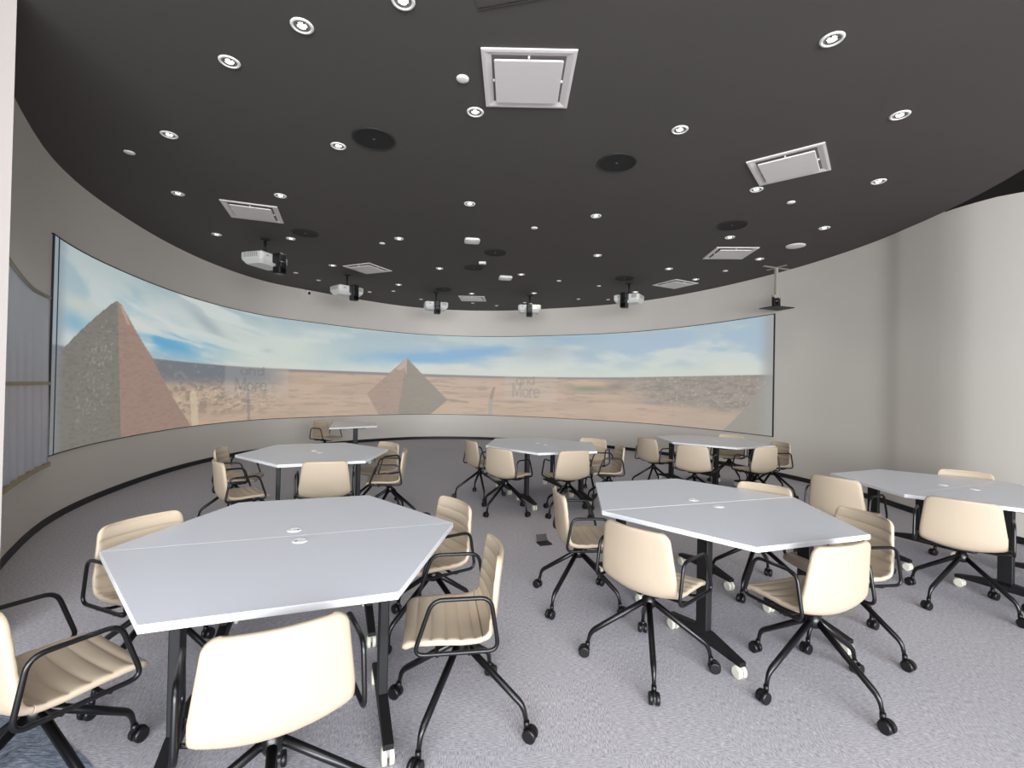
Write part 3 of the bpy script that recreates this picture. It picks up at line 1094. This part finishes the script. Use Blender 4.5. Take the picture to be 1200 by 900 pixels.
def make_speaker():
    root = empty('ceiling_speaker', (0, 0, 0))
    MB().lathe([(.178, -.004), (.182, -.010), (.192, -.010), (.197, -.0005)], 'speaker_ring', 40, capb=False, capt=False).build('rim', root)
    mb = MB()
    mb.lathe([(.180, -.006), (.120, -.003), (.060, -.002), (.001, -.002)], 'speaker_black', 40, capb=False, capt=False)
    mb.build('grille', root)
    MB().lathe([(.012, -.0025), (.010, -.006), (.004, -.007)], 'steel', 12, capb=False).build('emblem', root)
    return root


SPK = [(-1.32, 4.34, 'black round ceiling speaker nearest the camera, left of centre'),
       (1.0, 4.7, 'black round ceiling speaker nearest the camera, right of centre'),
       (-3.16, 7.1, 'black round ceiling speaker right of the nearest projector'),
       (-0.33, 7.92, 'black round ceiling speaker in the centre, right below the square white wireless unit'),
       (2.94, 6.39, 'black round ceiling speaker at right, above the flat right vent'),
       (-0.77, 8.94, 'black round ceiling speaker in the centre, second and farther one'),
       (-1.64, 11.0, 'black round ceiling speaker at the third projector pole'),
       (2.23, 9.54, 'black round ceiling speaker at the fifth projector pole')]
p0 = make_speaker()
for i, (x, y, lab) in enumerate(SPK):
    d = p0 if i == 0 else copy_tree(p0)
    d.location = (x, y, DISC)
    tag(d, lab, 'speaker', 'black ceiling speakers')

# wireless units and small box
wu = empty('wireless_unit', (-.66, 7.26, DISC), R(8))
MB().rbox((0, 0, -.018), (.235, .235, .034), 'sensor_white', .05).build('housing', wu)
MB().rbox((0, 0, -.0365), (.15, .15, .004), 'ring_white', .04).build('cover_plate', wu)
tag(wu, 'square white wireless unit on the ceiling centre, the nearer one', 'wireless unit', 'white wireless units on the ceiling')
w2 = copy_tree(wu)
w2.location = (-.18, 9.64, DISC)
w2.scale = (1.15, 1.15, 1.3)
tag(w2, 'square white wireless unit farther back, left of a downlight', 'wireless unit', 'white wireless units on the ceiling')
mb = MB()
mb.rbox((0, 0, -.02), (.13, .10, .038), 'sensor_white', .015)
mb.box((0, 0, -.041), (.07, .05, .004), 'projector_grey')
o = mb.build('motion_detector')
o.location = (-.58, 8.53, DISC)
tag(o, 'small white box on the ceiling between the two centre black speakers', 'detector')


def make_vent():
    root = empty('air_vent', (0, 0, 0))
    S, I, Q = .325, .258, .240
    sq = lambda a: [(-a, -a), (a, -a), (a, a), (-a, a)]
    rings = [(sq(S), -.0005), (sq(S), -.012), (sq(S - .022), -.014), (sq(I), -.002)]
    vs = [(x, y, z) for r_, z in rings for x, y in r_]
    fs = [(i * 4 + (j + 1) % 4, i * 4 + j, i * 4 + 4 + j, i * 4 + 4 + (j + 1) % 4) for i in range(3) for j in range(4)]
    MB().add(vs, [f[::-1] for f in fs], 'vent_white').build('frame', root)
    MB().add([(x, y, -.0015) for x, y in sq(I)], [(3, 2, 1, 0)], 'vent_shade').build('air_slot', root)
    mb = MB()
    mb.rbox((0, 0, -.022), (2 * Q, 2 * Q, .014), 'vent_white', .012)
    for sx, sy in ((1, 0), (-1, 0), (0, 1), (0, -1)):
        mb.box((sx * (Q + .008), sy * (Q + .008), -.010), (.014, .014, .014), 'vent_white')
    mb.build('centre_panel', root)
    return root


VN = [(.07, 3.46, 0, 'big square white air vent near the top centre of the photo'),
      (2.71, 4.68, -38, 'tilted white air vent at upper right, above a downlight'),
      (-3.48, 6.26, 19, 'white air vent at left above the nearest projector'),
      (-2.85, 9.17, -25, 'small diamond-shaped white air vent above the second projector'),
      (3.5, 7.67, -3.5, 'flat white air vent at right, left of the large plain disc'),
      (3.4, 9.96, 28, 'small diamond-shaped white air vent right of the fifth projector'),
      (-1.05, 12.06, -1, 'smallest white air vent at the far centre between third and fourth projectors')]
v0 = make_vent()
for i, (x, y, a, lab) in enumerate(VN):
    d = v0 if i == 0 else copy_tree(v0)
    d.location = (x, y, DISC)
    d.rotation_euler = (0, 0, R(a))
    tag(d, lab, 'air vent', 'square air vents in the black ceiling')

# access hatch with a bright thin edge
h = empty('access_hatch', (-.03, 2.45, DISC), R(-14))
MB().box((-.02, -.04, -.002), (.56, .66, .003), 'ceiling_black').build('panel', h)
MB().box((-.02, .305, -.003), (.56, .008, .006), 'steel').build('edge_strip', h)
tag(h, 'black ceiling hatch cut by the top edge, with a thin bright edge line', 'hatch')


# ------------------------------------------------------------------ projectors
def make_projector():
    root = empty('ceiling_projector', (0, 0, 0))
    # local: z = 0 at the ceiling, lens snout towards -Y
    mb = MB()
    mb.lathe([(.075, -.001), (.075, -.012), (.03, -.020), (.022, -.03)], 'black_matte', 20)
    mb.build('ceiling_plate', root)
    MB().lathe([(.020, -.225), (.020, -.02)], 'black_matte', 14).build('pole', root)
    mb = MB()
    mb.box((0, .02, -.232), (.26, .20, .014), 'black_matte')
    for sx in (-1, 1):
        mb.box((sx * .12, .02, -.245), (.014, .2, .02), 'black_matte')
    mb.build('bracket', root)
    # body: rounded slab, belly tapering inwards underneath
    W, D = .55, .42
    lv = [(-.250, .92, .92), (-.262, 1, 1), (-.345, 1, 1), (-.375, .97, .95), (-.425, .82, .74), (-.43, .78, .70)]
    ring = []
    r = .05
    for k, (sx, sy) in enumerate(((1, 1), (-1, 1), (-1, -1), (1, -1))):
        for j in range(5):
            a = k * PI / 2 + j * PI / 8
            ring.append((sx * (W / 2 - r) + r * math.cos(a), sy * (D / 2 - r) + r * math.sin(a)))
    n = len(ring)
    vs = [(x * a, y * b_, z) for z, a, b_ in lv for x, y in ring]
    fs = [(i * n + (j + 1) % n, i * n + j, (i + 1) * n + j, (i + 1) * n + (j + 1) % n) for i in range(len(lv) - 1) for j in range(n)]
    fs += [tuple(range(n)), tuple((len(lv) - 1) * n + j for j in range(n - 1, -1, -1))]
    mb = MB()
    mb.add(vs, fs, 'projector_white')
    for sx in (-1, 1):
        for sy in (-1, 1):
            mb.lathe([(.016, -.252), (.016, -.236)], 'projector_white', 10, (sx * .21, sy * .14, 0))
    mb.build('body', root)
    mb = MB()
    for k in range(8):
        mb.box((.125 + k * .014, -D / 2 - .003, -.304), (.007, .008, .07), 'projector_grey')
    mb.build('front_grille', root)
    mb = MB()
    mb.box((-.16, -D / 2 - .002, -.30), (.13, .006, .06), 'projector_white')
    mb.box((-.16, -D / 2 - .005, -.305), (.04, .003, .022), 'projector_grey')
    mb.build('front_panel', root)
    for sx in (-1, 1):
        mb = MB()
        for k in range(9):
            mb.box((sx * (W / 2 + .002), -.12 + k * .03, -.304), (.006, .012, .07), 'projector_grey')
        mb.build('side_grille', root)
    # black lens snout: neck out of the front, elbow, head hanging down and back
    mb = MB()
    mb.rbox((0, -D / 2 - .075, -.32), (.135, .17, .15), 'black_plastic', .03)
    mb.rbox((0, -D / 2 - .115, -.42), (.13, .12, .10), 'black_plastic', .03)
    mb.rbox((0, -D / 2 - .085, -.505), (.145, .15, .11), 'black_plastic', .025)
    mb.build('lens_snout', root)
    MB().rbox((0, -D / 2 - .162, -.51), (.09, .006, .07), 'glass_black', .01).build('lens_window', root)
    return root


pr0 = make_projector()
PRJ = [(-3.96, 7.48, 72, 'nearest white ceiling projector at left, below the left vent'),
       (-3.47, 9.80, 48, 'second white ceiling projector from the left, in front of a wall camera'),
       (-1.88, 11.41, 16, 'third white ceiling projector from the left, left of the small far vent'),
       (.39, 11.56, -2, 'fourth white ceiling projector, far centre right of the small far vent'),
       (2.45, 10.04, -32, 'rightmost white ceiling projector with black snout at its left')]
for i, (x, y, a, lab) in enumerate(PRJ):
    d = pr0 if i == 0 else copy_tree(pr0)
    d.location = (x, y, DISC)
    d.rotation_euler = (0, 0, R(a))
    tag(d, lab, 'projector', 'white ceiling projectors with black lens snouts')

# hanging shelf with a camera near the right end of the screen
hs = empty('hanging_shelf', (4.72, 8.50, DISC), R(20))
mb = MB()
mb.box((0, 0, -.006), (.60, .05, .010), 'pole_grey')
mb.box((0, 0, -.004), (.05, .40, .008), 'pole_grey')
mb.build('ceiling_plate', hs)
mb = MB()
mb.box((0, 0, -.26), (.045, .045, .50), 'pole_grey')
mb.box((0, 0, -.60), (.03, .03, .22), 'pole_grey')
mb.build('pole', hs)
mb = MB()
mb.box((0.0, 0, -.53), (.16, .05, .06), 'pole_grey')
mb.box((.075, 0, -.63), (.02, .05, .20), 'black_matte')
mb.build('bracket', hs)
MB().box((0, -.02, -.735), (.46, .34, .012), 'black_matte').build('tray', hs)
tag(hs, 'small black shelf hanging on a grey pole by the right end of the screen', 'shelf')
cam_ = empty('conference_camera', (4.66, 8.40, DISC - .729), R(25))
MB().lathe([(.055, 0), (.058, .006), (.058, .028), (.048, .036)], 'black_plastic', 24).build('base', cam_)
mb = MB()
for sx in (-1, 1):
    mb.rbox((sx * .058, 0, .10), (.018, .05, .14), 'black_plastic', .006)
mb.build('yoke', cam_)
hd = MB().lathe([(.02, -.055), (.046, -.045), (.05, 0), (.044, .045), (.02, .058)], 'black_plastic', 22, (0, 0, .105), 'y').build('camera_head', cam_)
MB().lathe([(.028, -.064), (.030, -.056), (.03, -.040)], 'glass_black', 18, (0, 0, .105), 'y').build('lens', hd)
tag(cam_, 'black pan and tilt camera standing on the hanging shelf', 'camera')

# small camera at the top of the curved wall
p, nrm, tt = wall_pt(-23.66, 0.0)
sc_ = empty('security_camera', (float(p[0]), float(p[1]), 3.735), math.atan2(nrm[1], nrm[0]) + PI / 2)
MB().rbox((0, -.05, 0), (.11, .096, .10), 'sensor_white', .02).build('housing', sc_)
MB().lathe([(.03, -.108), (.034, -.102), (.034, -.096)], 'glass_black', 18, (0, 0, -.02), 'y').build('lens', sc_)
tag(sc_, 'tiny white security camera under the ceiling edge on the left wall', 'camera')

# ------------------------------------------------------------------ light
W = bpy.data.worlds.new('World')
scene.world = W
W.use_nodes = True
nt = W.node_tree
bg = nt.nodes['Background']
sky = nt.nodes.new('ShaderNodeTexSky')
sky.sky_type = 'HOSEK_WILKIE'
sky.turbidity = 6
sky.sun_direction = (0.1, 0.6, 0.75)
nt.links.new(sky.outputs['Color'], bg.inputs['Color'])
bg.inputs['Strength'].default_value = 0.3


def area(name, loc, rot, sx, sy, power, colr):
    l = bpy.data.lights.new(name, 'AREA')
    l.shape = 'RECTANGLE'
    l.size, l.size_y = sx, sy
    l.energy = power
    l.color = colr
    o = bpy.data.objects.new(name, l)
    col.objects.link(o)
    o.location = loc
    o.rotation_euler = rot
    return o


# daylight entering through the window wall behind the camera
area('window_daylight', (2.0, -7.3, 1.9), (R(86), 0, R(6)), 11.0, 3.0, 2600, (0.93, 0.96, 1.0))
# unseen overhead light added behind the camera to brighten the near floor
area('near_floor_fill', (0.4, -1.5, 3.78), (0, 0, 0), 6.0, 1.6, 250, (0.96, 0.97, 1.0))
# the lit downlights of the ceiling
for x, y, _ in DL:
    l = bpy.data.lights.new('downlight_beam', 'SPOT')
    l.energy = 14
    l.spot_size = R(95)
    l.spot_blend = 0.7
    l.shadow_soft_size = 0.04
    l.color = (1.0, 0.93, 0.84)
    o = bpy.data.objects.new('downlight_beam', l)
    col.objects.link(o)
    o.location = (x, y, DISC - 0.03)

# ------------------------------------------------------------------ camera
cam = bpy.data.cameras.new('Camera')
cam.sensor_fit = 'HORIZONTAL'
cam.sensor_width = 36
cam.lens = 553.888 / 1200 * 36
cam.clip_start = 0.05
co = bpy.data.objects.new('Camera', cam)
col.objects.link(co)
r_ = Vector((0.99978381, -1.8727047e-04, 0.020791770))
u_ = Vector((-0.02079261, -0.00900464, 0.99974326))
w_ = Vector((0, 0.99995944, 0.00900659))
M = Matrix((r_, u_, -w_)).transposed().to_4x4()
M.translation = Vector((0, 0, 1.53))
co.matrix_world = M
scene.camera = co

scene.cycles.use_denoising = True
scene.cycles.max_bounces = 8
scene.cycles.diffuse_bounces = 5
vs_ = scene.view_settings
scene.display_settings.display_device = 'sRGB'
vs_.view_transform = 'Standard'
vs_.look = 'None'
vs_.gamma = 1.0
vs_.exposure = 0.0
vs_.use_curve_mapping = False
